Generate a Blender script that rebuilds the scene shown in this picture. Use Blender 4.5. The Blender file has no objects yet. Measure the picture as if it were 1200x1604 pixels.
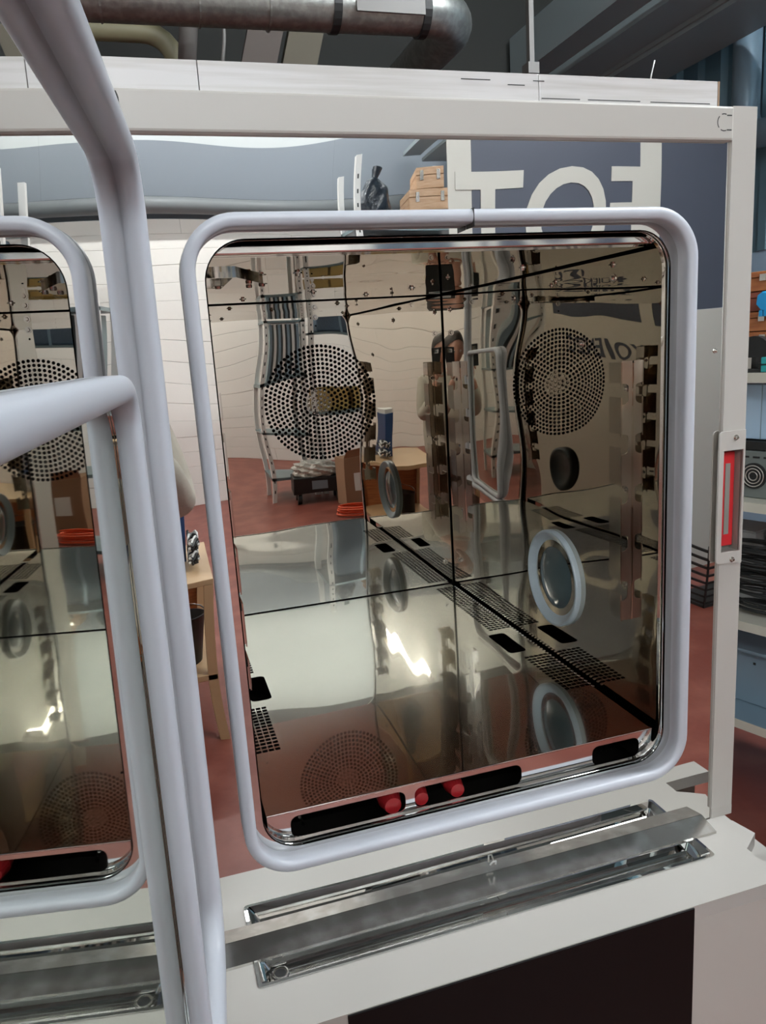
import bpy, bmesh, math, random
from mathutils import Matrix, Vector
random.seed(7)
S = bpy.context.scene
COL = S.collection
EYE = 1.65          # eye height above the floor; everything below is written relative to the eye and lifted at the end

# ------------------------------------------------------------------ camera
cam_d = bpy.data.cameras.new('camera'); cam = bpy.data.objects.new('camera', cam_d); COL.objects.link(cam)
cam_d.sensor_fit = 'HORIZONTAL'; cam_d.sensor_width = 36.0; cam_d.lens = 1198.0/1200.0*36.0
cam_d.clip_start = 0.005; cam_d.clip_end = 60
def _unit(v): return v/v.length
_f = 1198.0
_X = _unit(Vector((4160, -524, _f)))
_N = Vector((355, 5558, _f)); _N = _unit(_N - _X*_N.dot(_X))
_Y = _X.cross(_N)
if _Y.z < 0: _Y = -_Y
_Z = -_N
right = Vector((_X[0], _Y[0], _Z[0])); down = Vector((_X[1], _Y[1], _Z[1])); fwd = Vector((_X[2], _Y[2], _Z[2]))
rot = Matrix((right, -down, -fwd)).transposed()
cam.matrix_world = Matrix.Translation((0, -1.2, 0)) @ rot.to_4x4()
S.camera = cam

# ------------------------------------------------------------------ world, exposure
W = bpy.data.worlds.new('world'); S.world = W; W.use_nodes = True
W.node_tree.nodes['Background'].inputs[0].default_value = (0.55, 0.65, 0.8, 1)
W.node_tree.nodes['Background'].inputs[1].default_value = 0.05
S.view_settings.view_transform = 'Standard'; S.view_settings.look = 'None'
S.view_settings.gamma = 1.0; S.view_settings.use_curve_mapping = False
S.view_settings.exposure = 0.0
S.cycles.max_bounces = 24; S.cycles.glossy_bounces = 20; S.cycles.diffuse_bounces = 5; S.cycles.transparent_max_bounces = 12
LAMP = 230.0         # radiance of the fluorescent tubes

# ------------------------------------------------------------------ materials
def mat(name, col, rough=0.5, metal=0.0, spec=0.5, coat=0.0, wave=None, grain=None, emit=None, alpha=None, var=None, coat_rough=0.03):
    """wave=(scale, height): slow sheet buckling; grain=(scale, height): fine relief; var=(scale, colour2, amount): patches of the surface's own colour"""
    m = bpy.data.materials.new(name); m.use_nodes = True
    nt = m.node_tree; p = nt.nodes['Principled BSDF']
    p.inputs['Base Color'].default_value = (*col, 1); p.inputs['Roughness'].default_value = rough
    p.inputs['Metallic'].default_value = metal
    p.inputs['Specular IOR Level'].default_value = spec
    p.inputs['Coat Weight'].default_value = coat; p.inputs['Coat Roughness'].default_value = coat_rough
    if emit:
        p.inputs['Emission Color'].default_value = (*emit[0], 1); p.inputs['Emission Strength'].default_value = emit[1]
    tc = nt.nodes.new('ShaderNodeTexCoord'); last = None
    for spec_ in (wave, grain):
        if not spec_: continue
        n = nt.nodes.new('ShaderNodeTexNoise'); n.inputs['Scale'].default_value = spec_[0]
        n.inputs['Detail'].default_value = 0.0 if spec_ is wave else 4.0
        b = nt.nodes.new('ShaderNodeBump'); b.inputs['Strength'].default_value = 1.0; b.inputs['Distance'].default_value = spec_[1]
        src = tc.outputs['Object']
        if len(spec_) > 2:
            mp = nt.nodes.new('ShaderNodeMapping'); mp.inputs['Scale'].default_value = spec_[2]
            nt.links.new(src, mp.inputs[0]); src = mp.outputs[0]
        nt.links.new(src, n.inputs['Vector']); nt.links.new(n.outputs[0], b.inputs['Height'])
        if last: nt.links.new(last.outputs[0], b.inputs['Normal'])
        last = b
    if last: nt.links.new(last.outputs[0], p.inputs['Normal'])
    if var:
        n = nt.nodes.new('ShaderNodeTexNoise'); n.inputs['Scale'].default_value = var[0]; n.inputs['Detail'].default_value = 6
        r = nt.nodes.new('ShaderNodeValToRGB'); r.color_ramp.elements[0].position = 0.42; r.color_ramp.elements[1].position = 0.66
        r.color_ramp.elements[0].color = (*col, 1); r.color_ramp.elements[1].color = (*var[1], 1)
        src = tc.outputs['Object']
        if len(var) > 2:
            mp = nt.nodes.new('ShaderNodeMapping'); mp.inputs['Scale'].default_value = var[2]
            nt.links.new(src, mp.inputs[0]); src = mp.outputs[0]
        nt.links.new(src, n.inputs['Vector']); nt.links.new(n.outputs[0], r.inputs[0]); nt.links.new(r.outputs[0], p.inputs['Base Color'])
    return m

M = {}
M['bezel'] = mat('polished steel front sheet', (0.78, 0.765, 0.74), 0.006, 1, wave=(2.6, 0.0045, (1.0, 1, 1.3)))
M['liner'] = mat('polished steel liner', (0.64, 0.595, 0.525), 0.008, 1, wave=(3.3, 0.0034))
M['door_steel'] = mat('polished steel door liner', (0.74, 0.73, 0.71), 0.01, 1)
M['rail'] = mat('folded rail steel tinted for dark reflections', (0.50, 0.46, 0.41), 0.10, 1)  # flanges: same steel as the webs, darker colour stands in for dark reflections
M['steel'] = mat('steel', (0.68, 0.65, 0.61), 0.12, 1)
M['steel_bright'] = mat('bright folded steel', (0.78, 0.77, 0.75), 0.07, 1, wave=(6, 0.002))
M['steel_dirty'] = mat('water-spotted steel', (0.55, 0.53, 0.50), 0.18, 1, wave=(9, 0.001), var=(26, (0.72, 0.72, 0.70)))
M['gasket'] = mat('grey silicone gasket', (0.47, 0.485, 0.53), 0.33, 0, 0.5)
M['paint'] = mat('cream grey powder coat', (0.445, 0.42, 0.385), 0.34, 0, 0.5, grain=(700, 0.00002))
M['cover'] = mat('white glossy cover sheet', (0.60, 0.58, 0.57), 0.18, 0, 0.6, var=(3.5, (0.50, 0.475, 0.45), (1, 1, 22)))
M['black_panel'] = mat('black display panel', (0.005, 0.004, 0.004), 0.5, 0, 0.15)
M['black'] = mat('black rubber', (0.012, 0.012, 0.012), 0.5)
M['void'] = mat('dark insulation', (0.006, 0.005, 0.004), 0.9, 0, 0.1)
M['red'] = mat('red rubber', (0.30, 0.012, 0.015), 0.35)
M['redseal'] = mat('red latch seal', (0.55, 0.02, 0.025), 0.45)
M['graygreen'] = mat('grey latch strip', (0.30, 0.30, 0.27), 0.4, 0.3)
M['port'] = mat('pale grey port plastic', (0.42, 0.49, 0.53), 0.3)
M['portglass'] = mat('port glass', (0.08, 0.12, 0.13), 0.05, 0, 0.9)
M['slot'] = mat('dark cut mark', (0.03, 0.03, 0.03), 0.6)
M['rust'] = mat('rusty edge', (0.30, 0.20, 0.13), 0.6, 0.3)
M['floor'] = mat('red painted floor', (0.185, 0.042, 0.028), 0.42, 0, 0.45, grain=(18, 0.0010), var=(5, (0.25, 0.075, 0.052)))
M['whitewall'] = mat('white painted wall panel', (0.86, 0.83, 0.78), 0.6, grain=(8, 0.002))
M['cladding'] = mat('blue-grey cladding', (0.155, 0.175, 0.20), 0.5, 0.0)
M['upperwall'] = mat('pale grey upper wall', (0.42, 0.44, 0.44), 0.6)
M['bluewall'] = mat('blue-grey corrugated sheet', (0.17, 0.29, 0.36), 0.45, 0.2)
M['ceiling'] = mat('dark ceiling', (0.035, 0.04, 0.04), 0.8)
M['dark'] = mat('dark wall', (0.035, 0.036, 0.033), 0.8)
M['duct'] = mat('galvanised duct', (0.30, 0.30, 0.28), 0.38, 0.85, grain=(60, 0.001), var=(30, (0.42, 0.42, 0.40)))
M['pipe'] = mat('beige pipe', (0.19, 0.17, 0.10), 0.5)
M['pipegrey'] = mat('grey pipe', (0.16, 0.15, 0.14), 0.5)
M['beam'] = mat('grey blue beam', (0.30, 0.35, 0.36), 0.5)
M['rack'] = mat('cream rack', (0.56, 0.54, 0.46), 0.45)
M['wood'] = mat('orange brown crate wood', (0.42, 0.15, 0.05), 0.5, grain=(30, 0.002), var=(9, (0.30, 0.09, 0.03), (1, 1, 9)))
M['palewood'] = mat('pale wood', (0.62, 0.40, 0.24), 0.5, var=(9, (0.52, 0.30, 0.16), (1, 1, 9)))
M['desk'] = mat('beech desk', (0.55, 0.36, 0.20), 0.4)
M['card'] = mat('cardboard', (0.30, 0.17, 0.10), 0.8)
M['blue'] = mat('dark blue plastic', (0.02, 0.06, 0.18), 0.4)
M['bluebag'] = mat('blue glove', (0.01, 0.30, 0.65), 0.4)
M['blueload'] = mat('slate blue cover', (0.09, 0.13, 0.18), 0.5, grain=(6, 0.03))
M['teal'] = mat('teal metal', (0.02, 0.32, 0.32), 0.4)
M['greyblue'] = mat('grey blue metal', (0.24, 0.33, 0.40), 0.35, 0.3)
M['lightblue'] = mat('pale blue instrument', (0.42, 0.58, 0.74), 0.4)
M['bag'] = mat('black plastic bag', (0.02, 0.028, 0.04), 0.3, grain=(14, 0.02))
M['film'] = mat('clear packing film', (0.62, 0.60, 0.55), 0.25, 0, 0.8, grain=(22, 0.02))
M['orange'] = mat('orange cable', (0.75, 0.10, 0.03), 0.4)
M['white'] = mat('white plastic', (0.75, 0.75, 0.73), 0.4)
M['banner'] = mat('slate blue banner cloth', (0.075, 0.085, 0.12), 0.6)
M['bannerwhite'] = mat('white banner cloth', (0.62, 0.60, 0.55), 0.6)
M['racksteel'] = mat('blue-green steel rack', (0.20, 0.27, 0.29), 0.35, 0.3)
M['tray'] = mat('yellow crate plastic', (0.55, 0.38, 0.12), 0.45)
M['hoodie'] = mat('cream cotton hoodie', (0.55, 0.50, 0.42), 0.85, grain=(50, 0.002))
M['trousers'] = mat('grey-brown trousers', (0.16, 0.12, 0.10), 0.85)
M['skin'] = mat('skin', (0.50, 0.26, 0.18), 0.5)
M['hair'] = mat('dark hair', (0.03, 0.018, 0.012), 0.6)
M['shoe'] = mat('dark shoe', (0.03, 0.03, 0.03), 0.5)
M['tube'] = mat('lit fluorescent tube', (1, 1, 1), 0.5, emit=((0.92, 0.97, 1.0), LAMP))
M['lampbody'] = mat('white lamp body', (0.7, 0.7, 0.7), 0.5)

# chamber floor: one steel sheet, mirror polish over a brushed grain
def brushed(name):
    m = bpy.data.materials.new(name); m.use_nodes = True; nt = m.node_tree
    for n in list(nt.nodes): nt.nodes.remove(n)
    out = nt.nodes.new('ShaderNodeOutputMaterial'); mix = nt.nodes.new('ShaderNodeMixShader'); mix.inputs[0].default_value = 0.42
    a = nt.nodes.new('ShaderNodeBsdfGlossy'); b = nt.nodes.new('ShaderNodeBsdfGlossy')
    a.inputs['Color'].default_value = (0.60, 0.60, 0.56, 1); a.inputs['Roughness'].default_value = 0.012
    b.inputs['Color'].default_value = (0.82, 0.82, 0.78, 1); b.inputs['Roughness'].default_value = 0.15
    tc = nt.nodes.new('ShaderNodeTexCoord')
    n1 = nt.nodes.new('ShaderNodeTexNoise'); n1.inputs['Scale'].default_value = 2.2; n1.inputs['Detail'].default_value = 0
    bp = nt.nodes.new('ShaderNodeBump'); bp.inputs['Distance'].default_value = 0.004; bp.inputs['Strength'].default_value = 1
    nt.links.new(tc.outputs['Object'], n1.inputs['Vector']); nt.links.new(n1.outputs[0], bp.inputs['Height'])
    n2 = nt.nodes.new('ShaderNodeTexNoise'); n2.inputs['Scale'].default_value = 34; n2.inputs['Detail'].default_value = 8; n2.inputs['Roughness'].default_value = 0.7
    mp = nt.nodes.new('ShaderNodeMapping'); mp.inputs['Scale'].default_value = (1.0, 0.35, 1); mp.inputs['Rotation'].default_value = (0, 0, 0.7)
    r2 = nt.nodes.new('ShaderNodeValToRGB'); r2.color_ramp.elements[0].position = 0.60; r2.color_ramp.elements[1].position = 0.74
    r2.color_ramp.elements[0].color = (0.42, 0.42, 0.42, 1); r2.color_ramp.elements[1].color = (0.72, 0.72, 0.72, 1)
    nt.links.new(tc.outputs['Object'], mp.inputs[0]); nt.links.new(mp.outputs[0], n2.inputs['Vector']); nt.links.new(n2.outputs[0], r2.inputs[0])
    nt.links.new(r2.outputs[0], mix.inputs[0])
    nt.links.new(bp.outputs[0], a.inputs['Normal']); nt.links.new(bp.outputs[0], b.inputs['Normal'])
    nt.links.new(a.outputs[0], mix.inputs[1]); nt.links.new(b.outputs[0], mix.inputs[2]); nt.links.new(mix.outputs[0], out.inputs[0])
    return m
M['chamberfloor'] = brushed('brushed and polished floor sheet')

def coated_glass():
    m = bpy.data.materials.new('coated window glass'); m.use_nodes = True; nt = m.node_tree
    for n in list(nt.nodes): nt.nodes.remove(n)
    out = nt.nodes.new('ShaderNodeOutputMaterial'); mix = nt.nodes.new('ShaderNodeMixShader')
    g = nt.nodes.new('ShaderNodeBsdfGlossy'); g.inputs['Roughness'].default_value = 0.02; g.inputs['Color'].default_value = (0.74, 0.76, 0.71, 1)
    t = nt.nodes.new('ShaderNodeBsdfTransparent'); t.inputs['Color'].default_value = (0.55, 0.60, 0.57, 1)
    f = nt.nodes.new('ShaderNodeFresnel'); f.inputs['IOR'].default_value = 2.6
    nt.links.new(f.outputs[0], mix.inputs[0]); nt.links.new(t.outputs[0], mix.inputs[1]); nt.links.new(g.outputs[0], mix.inputs[2]); nt.links.new(mix.outputs[0], out.inputs[0])
    return m
M['glass'] = coated_glass()

# ------------------------------------------------------------------ mesh helpers
def tag(o, label=None, cat=None, group=None, kind=None):
    if label: o['label'] = label
    if cat: o['category'] = cat
    if group: o['group'] = group
    if kind: o['kind'] = kind
    return o
def thing(name, label, cat, loc=(0, 0, 0), rz=0, group=None):
    o = bpy.data.objects.new(name, None); COL.objects.link(o); o.location = loc; o.rotation_euler = (0, 0, rz)
    o.empty_display_size = 0.05
    return tag(o, label, cat, group)
def obj(name, bm, m, parent=None, smooth=False, kind=None):
    me = bpy.data.meshes.new(name)
    if isinstance(bm, bmesh.types.BMesh):
        bm.normal_update(); bm.to_mesh(me); bm.free()
    else: me = bm
    me.name = name
    me.materials.clear()
    for x in (m if isinstance(m, (list, tuple)) else [m]): me.materials.append(x)
    if smooth:
        for p in me.polygons: p.use_smooth = True
    o = bpy.data.objects.new(name, me); COL.objects.link(o)
    if parent: o.parent = parent
    if kind: o['kind'] = kind
    return o
def BM(): return bmesh.new()
def box(bm, x0, x1, y0, y1, z0, z1, bev=0.0, mat_i=0, M4=None):
    r = bmesh.ops.create_cube(bm, size=1.0)
    vs = r['verts']
    for v in vs:
        v.co = Vector(((x0+x1)/2 + v.co.x*(x1-x0), (y0+y1)/2 + v.co.y*(y1-y0), (z0+z1)/2 + v.co.z*(z1-z0)))
    fs = list({f for v in vs for f in v.link_faces})
    for f in fs: f.material_index = mat_i
    if bev > 0:
        es = list({e for v in vs for e in v.link_edges})
        rr = bmesh.ops.bevel(bm, geom=es, offset=bev, segments=2, affect='EDGES', profile=0.5, clamp_overlap=True)
        vs = list({v for f in rr['faces'] for v in f.verts} | {v for v in vs if v.is_valid})
    if M4 is not None:
        for v in vs: v.co = M4 @ v.co
    return vs
def B(*a, **k):
    bm = BM(); box(bm, *a, **k); return bm
def cyl(bm, p0, p1, r0, r1=None, n=16, caps=True):
    r1 = r0 if r1 is None else r1
    p0, p1 = Vector(p0), Vector(p1); d = p1-p0
    mt = Matrix.Translation((p0+p1)/2) @ d.to_track_quat('Z', 'Y').to_matrix().to_4x4()
    return bmesh.ops.create_cone(bm, cap_ends=caps, segments=n, radius1=r0, radius2=r1, depth=d.length, matrix=mt)['verts']
def tube(bm, pts, r, n=10, closed=False, caps=True):
    pts = [Vector(p) for p in pts]; rings = []; N = len(pts)
    up = Vector((0, 0, 1)); prev = None
    for i, p in enumerate(pts):
        a = pts[i-1] if (i > 0 or closed) else p; b = pts[(i+1) % N] if (i < N-1 or closed) else p
        t = (b-a).normalized() if (b-a).length > 1e-9 else Vector((0, 0, 1))
        if prev is None:
            u = t.cross(up) if abs(t.z) < 0.95 else t.cross(Vector((1, 0, 0)))
        else:
            u = prev - t*prev.dot(t)
            if u.length < 1e-6: u = t.cross(Vector((1, 0, 0)))
        u.normalize(); v = t.cross(u); prev = u
        rr = r[i] if isinstance(r, (list, tuple)) else r
        rings.append([bm.verts.new(p + (u*math.cos(2*math.pi*k/n) + v*math.sin(2*math.pi*k/n))*rr) for k in range(n)])
    for i in range(N if closed else N-1):
        A, Bq = rings[i], rings[(i+1) % N]
        for k in range(n):
            f = bm.faces.new((A[k], A[(k+1) % n], Bq[(k+1) % n], Bq[k])); f.smooth = True
    if caps and not closed:
        bm.faces.new(rings[0][::-1]); bm.faces.new(rings[-1])
def rrect(x0, x1, z0, z1, r, n=8):
    pts = []
    for cx, cz, a0 in ((x1-r, z1-r, 0), (x0+r, z1-r, 90), (x0+r, z0+r, 180), (x1-r, z0+r, 270)):
        for k in range(n+1):
            a = math.radians(a0 + 90*k/n); pts.append((cx + r*math.cos(a), cz + r*math.sin(a)))
    return pts
def circle(cx, cz, r, n=10, a0=0.0): return [(cx + r*math.cos(a0+2*math.pi*k/n), cz + r*math.sin(a0+2*math.pi*k/n)) for k in range(n)]
def plate(outline, holes, t, M4):
    """flat sheet with cut holes: 2D curve fill, thickness t, placed by M4 (local x, y -> sheet, local z -> thickness)"""
    cu = bpy.data.curves.new('c', 'CURVE'); cu.dimensions = '2D'; cu.fill_mode = 'BOTH'; cu.extrude = t/2
    for pts in [outline] + list(holes):
        s = cu.splines.new('POLY'); s.points.add(len(pts)-1); s.use_cyclic_u = True
        for i, p in enumerate(pts): s.points[i].co = (p[0], p[1], 0, 1)
    o = bpy.data.objects.new('c', cu)
    me = bpy.data.meshes.new_from_object(o); bpy.data.objects.remove(o); bpy.data.curves.remove(cu)
    me.transform(M4); return me
XZ = Matrix(((1, 0, 0, 0), (0, 0, -1, 0), (0, 1, 0, 0), (0, 0, 0, 1)))      # local (x, y) -> world (x, z); local z -> -y
YZ = Matrix(((0, 0, 1, 0), (1, 0, 0, 0), (0, 1, 0, 0), (0, 0, 0, 1)))       # local (x, y) -> world (y, z); local z -> +x
def T(x, y, z): return Matrix.Translation((x, y, z))
def ring(bm, path, sect, frame=XZ):
    """sweep a section (out, off) round a closed planar path; off is along local +z of frame"""
    N = len(path); rings = []
    for i in range(N):
        a = Vector(path[i-1]); b = Vector(path[(i+1) % N]); t = (b-a).normalized(); nn = Vector((t.y, -t.x))
        p = Vector(path[i])
        rings.append([bm.verts.new(frame @ Vector((p.x+nn.x*s[0], p.y+nn.y*s[0], s[1]))) for s in sect])
    for i in range(N):
        A, Q = rings[i], rings[(i+1) % N]
        for k in range(len(sect)):
            j = (k+1) % len(sect)
            f = bm.faces.new((A[k], A[j], Q[j], Q[k])); f.smooth = True
def gasket_section(w, h):
    s = [(-w/2, 0.0)]
    for k in range(11):
        a = math.pi*(1 - k/10); s.append((w/2*math.cos(a)*1.0, h-w*0.42 + w*0.42*math.sin(a)))
    s.append((w/2, 0.0)); return s
def text_mesh(s, size, ext, fat=0.0):
    cu = bpy.data.curves.new('t', 'FONT'); cu.body = s; cu.size = size; cu.extrude = ext; cu.align_x = 'CENTER'; cu.resolution_u = 6; cu.offset = fat
    o = bpy.data.objects.new('t', cu); COL.objects.link(o); bpy.context.view_layer.update()
    me = bpy.data.meshes.new_from_object(o.evaluated_get(bpy.context.evaluated_depsgraph_get()))
    bpy.data.objects.remove(o); bpy.data.curves.remove(cu); return me
def screw(parent, pos, normal, r=0.009, name='screw'):
    bm = BM(); n = Vector(normal)
    cyl(bm, Vector(pos), Vector(pos)+n*0.0015, r, n=14)
    cyl(bm, Vector(pos)+n*0.0015, Vector(pos)+n*0.006, r*0.62, r*0.5, n=12)
    cyl(bm, Vector(pos)+n*0.0055, Vector(pos)+n*0.0062, r*0.25, r*0.25, n=6)
    return obj(name, bm, M['steel'], parent)

FL = -EYE
# ================================================================== ROOM
def struct(name, bm, m, smooth=False): return obj(name, bm, m, None, smooth, 'structure')
RX0, RX1, RY0, RY1, RZ = -4.2, 4.7, -8.2, 6.5, 4.2
struct('floor', B(RX0-.2, RX1+.2, RY0-.2, RY1+.2, FL-0.1, FL), M['floor'])
struct('ceiling', B(RX0-.2, RX1+.2, RY0-.2, RY1+.2, RZ, RZ+0.1), M['ceiling'])
struct('wall_left', B(RX0-.1, RX0, RY0, RY1, FL, RZ), M['whitewall'])
struct('wall_front', B(RX0, RX1, RY1, RY1+.1, FL, RZ), M['dark'])
# rear wall: low part of white courses, upper part of blue-grey cladding sheets
wr = struct('wall_rear', B(RX0, RX1, RY0-.1, RY0-0.02, FL, RZ), M['cladding'])
zc = FL; k = 0
while zc < 1.50:
    h = 0.20; x = RX0 + (0 if k % 2 else -1.2)
    while x < RX1:
        a, b = max(x, RX0)+0.001, min(x+2.4, RX1)-0.001
        if b-a > 0.05:
            obj('panel', B(a, b, RY0-0.02, RY0+0.02+random.uniform(-.002, .002), zc+0.0012, min(zc+h, 1.55)-0.0012, bev=0.003), M['whitewall'], wr)
        x += 2.4
    zc += h; k += 1
x = RX0
while x < RX1-0.01:
    w = min(2.2, RX1-x)
    obj('sheet', B(x+.0005, x+w-.0005, RY0-0.02, RY0, 1.85, 2.45), M['cladding'], wr)
    obj('upper_sheet', B(x+.0005, x+w-.0005, RY0-0.02, RY0-.001, 2.4505, RZ), M['upperwall'], wr); x += w
bm = BM(); cyl(bm, (RX0, RY0+.18, 1.70), (RX1, RY0+.18, 1.70), 0.11, n=20)
tr = struct('trim_1', bm, mat('grey painted pipe', (.16, .17, .175), .45), True)
# right wall: corrugated sheet
bm = BM(); prof = []
y = RY0
while y < RY1:
    prof += [(0, y), (0, y+.11), (-.04, y+.15), (-.04, y+.23)]; y += .27
prof.append((0, RY1))
def sheet(bm, prof, x0, z0, z1):
    lo = [bm.verts.new((x0+p[0], p[1], z0)) for p in prof]; hi = [bm.verts.new((x0+p[0], p[1], z1)) for p in prof]
    for i in range(len(prof)-1): bm.faces.new((lo[i], lo[i+1], hi[i+1], hi[i]))
sheet(bm, prof, RX1, 0.55, RZ)
wl = struct('wall_right', bm, M['bluewall'])
obj('lower_panel', B(RX1-0.02, RX1+.1, RY0, RY1, FL, 0.545), M['lightblue'], wl)

# ceiling services
def service(name, label, cat, bm, m, smooth=True):
    return tag(obj(name, bm, m, None, smooth), label, cat)
duct = thing('ventilation_duct', 'galvanised round ventilation duct with an elbow above the white cover', 'duct', (1.0, 2.5, 1.50))
bm = BM(); R_ = 0.105
pts = [(-3.6, 2.5, 1.47), (1.42, 2.5, 1.51)] + [(1.42+.22*math.sin(a), 2.5+.22*(1-math.cos(a)), 1.51) for a in [math.radians(q) for q in range(10, 91, 10)]] + [(1.64, 5.9, 1.51)]
pts = [(p[0]-1.0, p[1]-2.5, p[2]-1.50) for p in pts]
tube(bm, pts, R_, 24); obj('duct_tube', bm, M['duct'], duct, False)
for xx in (1.0, 1.42):
    bm = BM(); cyl(bm, (xx-1.018, 0, .005), (xx-.982, 0, .005), R_+.006, n=24); obj('clamp_band', bm, M['black'], duct)
for xx in [-1.2, -.8, -.4, 0, .4, .7]:
    bm = BM(); cyl(bm, (xx-1.0, 0, -.002), (xx-.992, 0, -.002), R_+.003, n=24); obj('duct_seam', bm, M['duct'], duct)
bm = BM(); box(bm, .08, .40, -.113, -.10, -.05, .05); obj('inspection_plate', bm, M['pipegrey'], duct)
for xx in (1.2, 0.2):
    bm = BM(); cyl(bm, (xx-1, 0, 0.1), (xx-1, 0, 1.5), .006, n=6); obj('hanger_rod', bm, M['pipegrey'], duct)
def pipe(name, label, pts, r, m):
    bm = BM(); tube(bm, pts, r, 14); o = service(name, label, 'pipe', bm, m, False); return o
def elbowed(a, c, b, rad=.12, n=6):
    a, c, b = Vector(a), Vector(c), Vector(b); u = (a-c).normalized(); v = (b-c).normalized()
    p0 = c+u*rad; p1 = c+v*rad
    return [a] + [(1-t)**2*p0 + 2*t*(1-t)*c + t*t*p1 for t in [i/n for i in range(n+1)]] + [b]
pipe('bent_pipe', 'larger beige insulated pipe bending down, left of the grey pipe', elbowed((-2.6, 3.2, 1.62), (.33, 3.2, 1.62), (.40, 3.2, 1.0), .16), .05, M['pipe'])
pipe('bent_pipe', 'lower and shorter beige insulated pipe beneath the larger beige pipe', elbowed((-2.6, 3.3, 1.46), (.12, 3.3, 1.46), (.18, 3.3, 1.0), .12), .035, M['pipe'])
pipe('grey_pipe', 'slanting grey pipe rising behind the ventilation duct', [(.36, 3.0, 1.3), (.62, 3.0, 2.99)], .045, M['pipegrey'])
pipe('cable_conduit', 'thin pale conduit running level under the dark ceiling', [(-3, 3.4, 1.93), (.6, 3.4, 1.80)], .012, M['pipegrey'])
pipe('cable_conduit', 'thin conduit hooked downward beside the slanting grey pipe', elbowed((.60, 3.2, 2.9), (.60, 3.2, 1.62), (.56, 3.2, 1.4), .05), .010, M['pipegrey'])
for i, (xa, xb) in enumerate(((.68, 1.06), (.90, 1.24))):
    bm = BM(); vs = box(bm, -.09, .09, -.06, .06, 0, 2.0)
    mt = Matrix.Translation((xa, 3.3, 1.20)) @ Matrix.Rotation(math.radians(17), 4, 'Y')
    for v in bm.verts: v.co = mt @ v.co
    service('brace_beam', ('left' if i == 0 else 'right') + ' one of two slanting dark brown braces under the ceiling', 'beam', bm, mat('dark brown brace %d' % i, (0.085, 0.065, 0.055) if i == 0 else (0.09, 0.075, 0.05), 0.7), False)
rb = thing('roof_beam', 'wide grey-blue roof beam running overhead at upper right', 'beam', (3.86, 0, 2.0))
obj('lower_flange', B(0, .51, -7.9, 6.4, 0, .03), M['beam'], rb)
obj('web', B(-.36, 0.0, -7.9, 6.4, .06, .09), M['beam'], rb)
obj('side_web', B(-.02, .0, -7.9, 6.4, .03, .9), M['beam'], rb)
obj('upper_flange', B(-.62, -.38, -7.9, 6.4, .12, .16), M['beam'], rb)
pipe('round_drainpipe', 'teal round pipe on the corrugated wall at the right edge', elbowed((4.5, 1.5, 1.35), (4.5, 3.9, 1.35), (4.5, 3.9, 2.9), .2), .10, M['greyblue'])
bm = BM(); box(bm, 2.35, 2.38, 3.2, 3.24, 1.5, 2.98); box(bm, 2.33, 2.40, 3.18, 3.26, 1.5, 1.56)
service('ceiling_bracket', 'small dark hanging bracket under the ceiling right of the duct', 'bracket', bm, M['pipegrey'], False)

# lamps
def lamp(label, p0, p1, r=.018, up=False):
    c = (Vector(p0)+Vector(p1))/2; t = thing('fluorescent_lamp', label, 'lamp', c)
    a, b = Vector(p0)-c, Vector(p1)-c; d = (b-a).normalized(); s = Vector((-d.y, d.x, 0))
    bm = BM(); cyl(bm, a, b, r, n=10); obj('tube', bm, M['tube'], t)
    bm = BM()
    L = (b-a).length; mt = Matrix.Rotation(math.atan2(d.y, d.x), 4, 'Z')
    box(bm, -L/2-.04, L/2+.04, -.06, .06, *((-.09, -.03) if up else (.03, .09)), M4=mt); obj('housing', bm, M['lampbody'], t)
    for e in (a, b):
        bm = BM(); box(bm, e.x-.02, e.x+.02, e.y-.02, e.y+.02, *((-.03, .02) if up else (-.02, .03))); obj('holder', bm, M['lampbody'], t)
    for q in (-.3, .3):
        bm = BM(); p = d*(q*L); cyl(bm, (p.x+.055, p.y+.055*0, -.05 if up else .09), (p.x+.055, p.y, RZ-c.z), .004, n=6); obj('hanger_wire', bm, M['pipegrey'], t)
    return t
lamp('hanging fluorescent lamp left behind the photographer', (-.65, -5.2, 1.85), (-.62, -3.7, 1.85), .02)
lamp('left one of three added high twin lamps before the rear wall', (-3.4, -6.4, 3.95), (-1.6, -6.4, 3.95), .042)  # this and the next two: unseen lamps added to brighten the rear wall
lamp('middle one of three added high twin lamps before the rear wall', (-.6, -6.4, 3.95), (1.2, -6.4, 3.95), .042)
lamp('right one of three added high twin lamps before the rear wall', (2.0, -6.4, 3.95), (3.8, -6.4, 3.95), .042)
lamp('fluorescent lamp hanging right of the banner', (4.1, -4.2, 2.3), (4.1, -2.7, 2.3), .02)
lamp('added fluorescent lamp hanging nearest above the photographer', (.2, -2.3, 2.4), (1.7, -2.3, 2.4), .006)  # invented key lamp that lights the face of the chamber
lamp('added fluorescent lamp hanging right above the chamber front', (2.3, -.3, 2.8), (3.9, -.3, 2.8), .085)  # added out of sight to light the ledge from the upper right
lamp('added fluorescent lamp over the right-hand storage rack', (3.9, .8, 2.7), (3.9, 2.4, 2.7), .03)  # unseen lamp put in to brighten the corrugated wall

# ================================================================== CLIMATE CHAMBER
ch = thing('climate_chamber', 'large climate test chamber with open door and mirror-polished steel interior', 'test chamber', (0.5, 0.0, FL))
class Rel:  # children are written in eye space; shift them to the chamber's empty
    pass
def P(name, bm, m, parent=None, smooth=False, kind=None):
    o = obj(name, bm, m, None, smooth, kind); o.data.transform(Matrix.Translation((-0.5, 0, -FL)))
    o.parent = parent or ch; return o
XL, XR, YB, ZF, ZC = .091, .912, 1.115, -.793, .148
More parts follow.
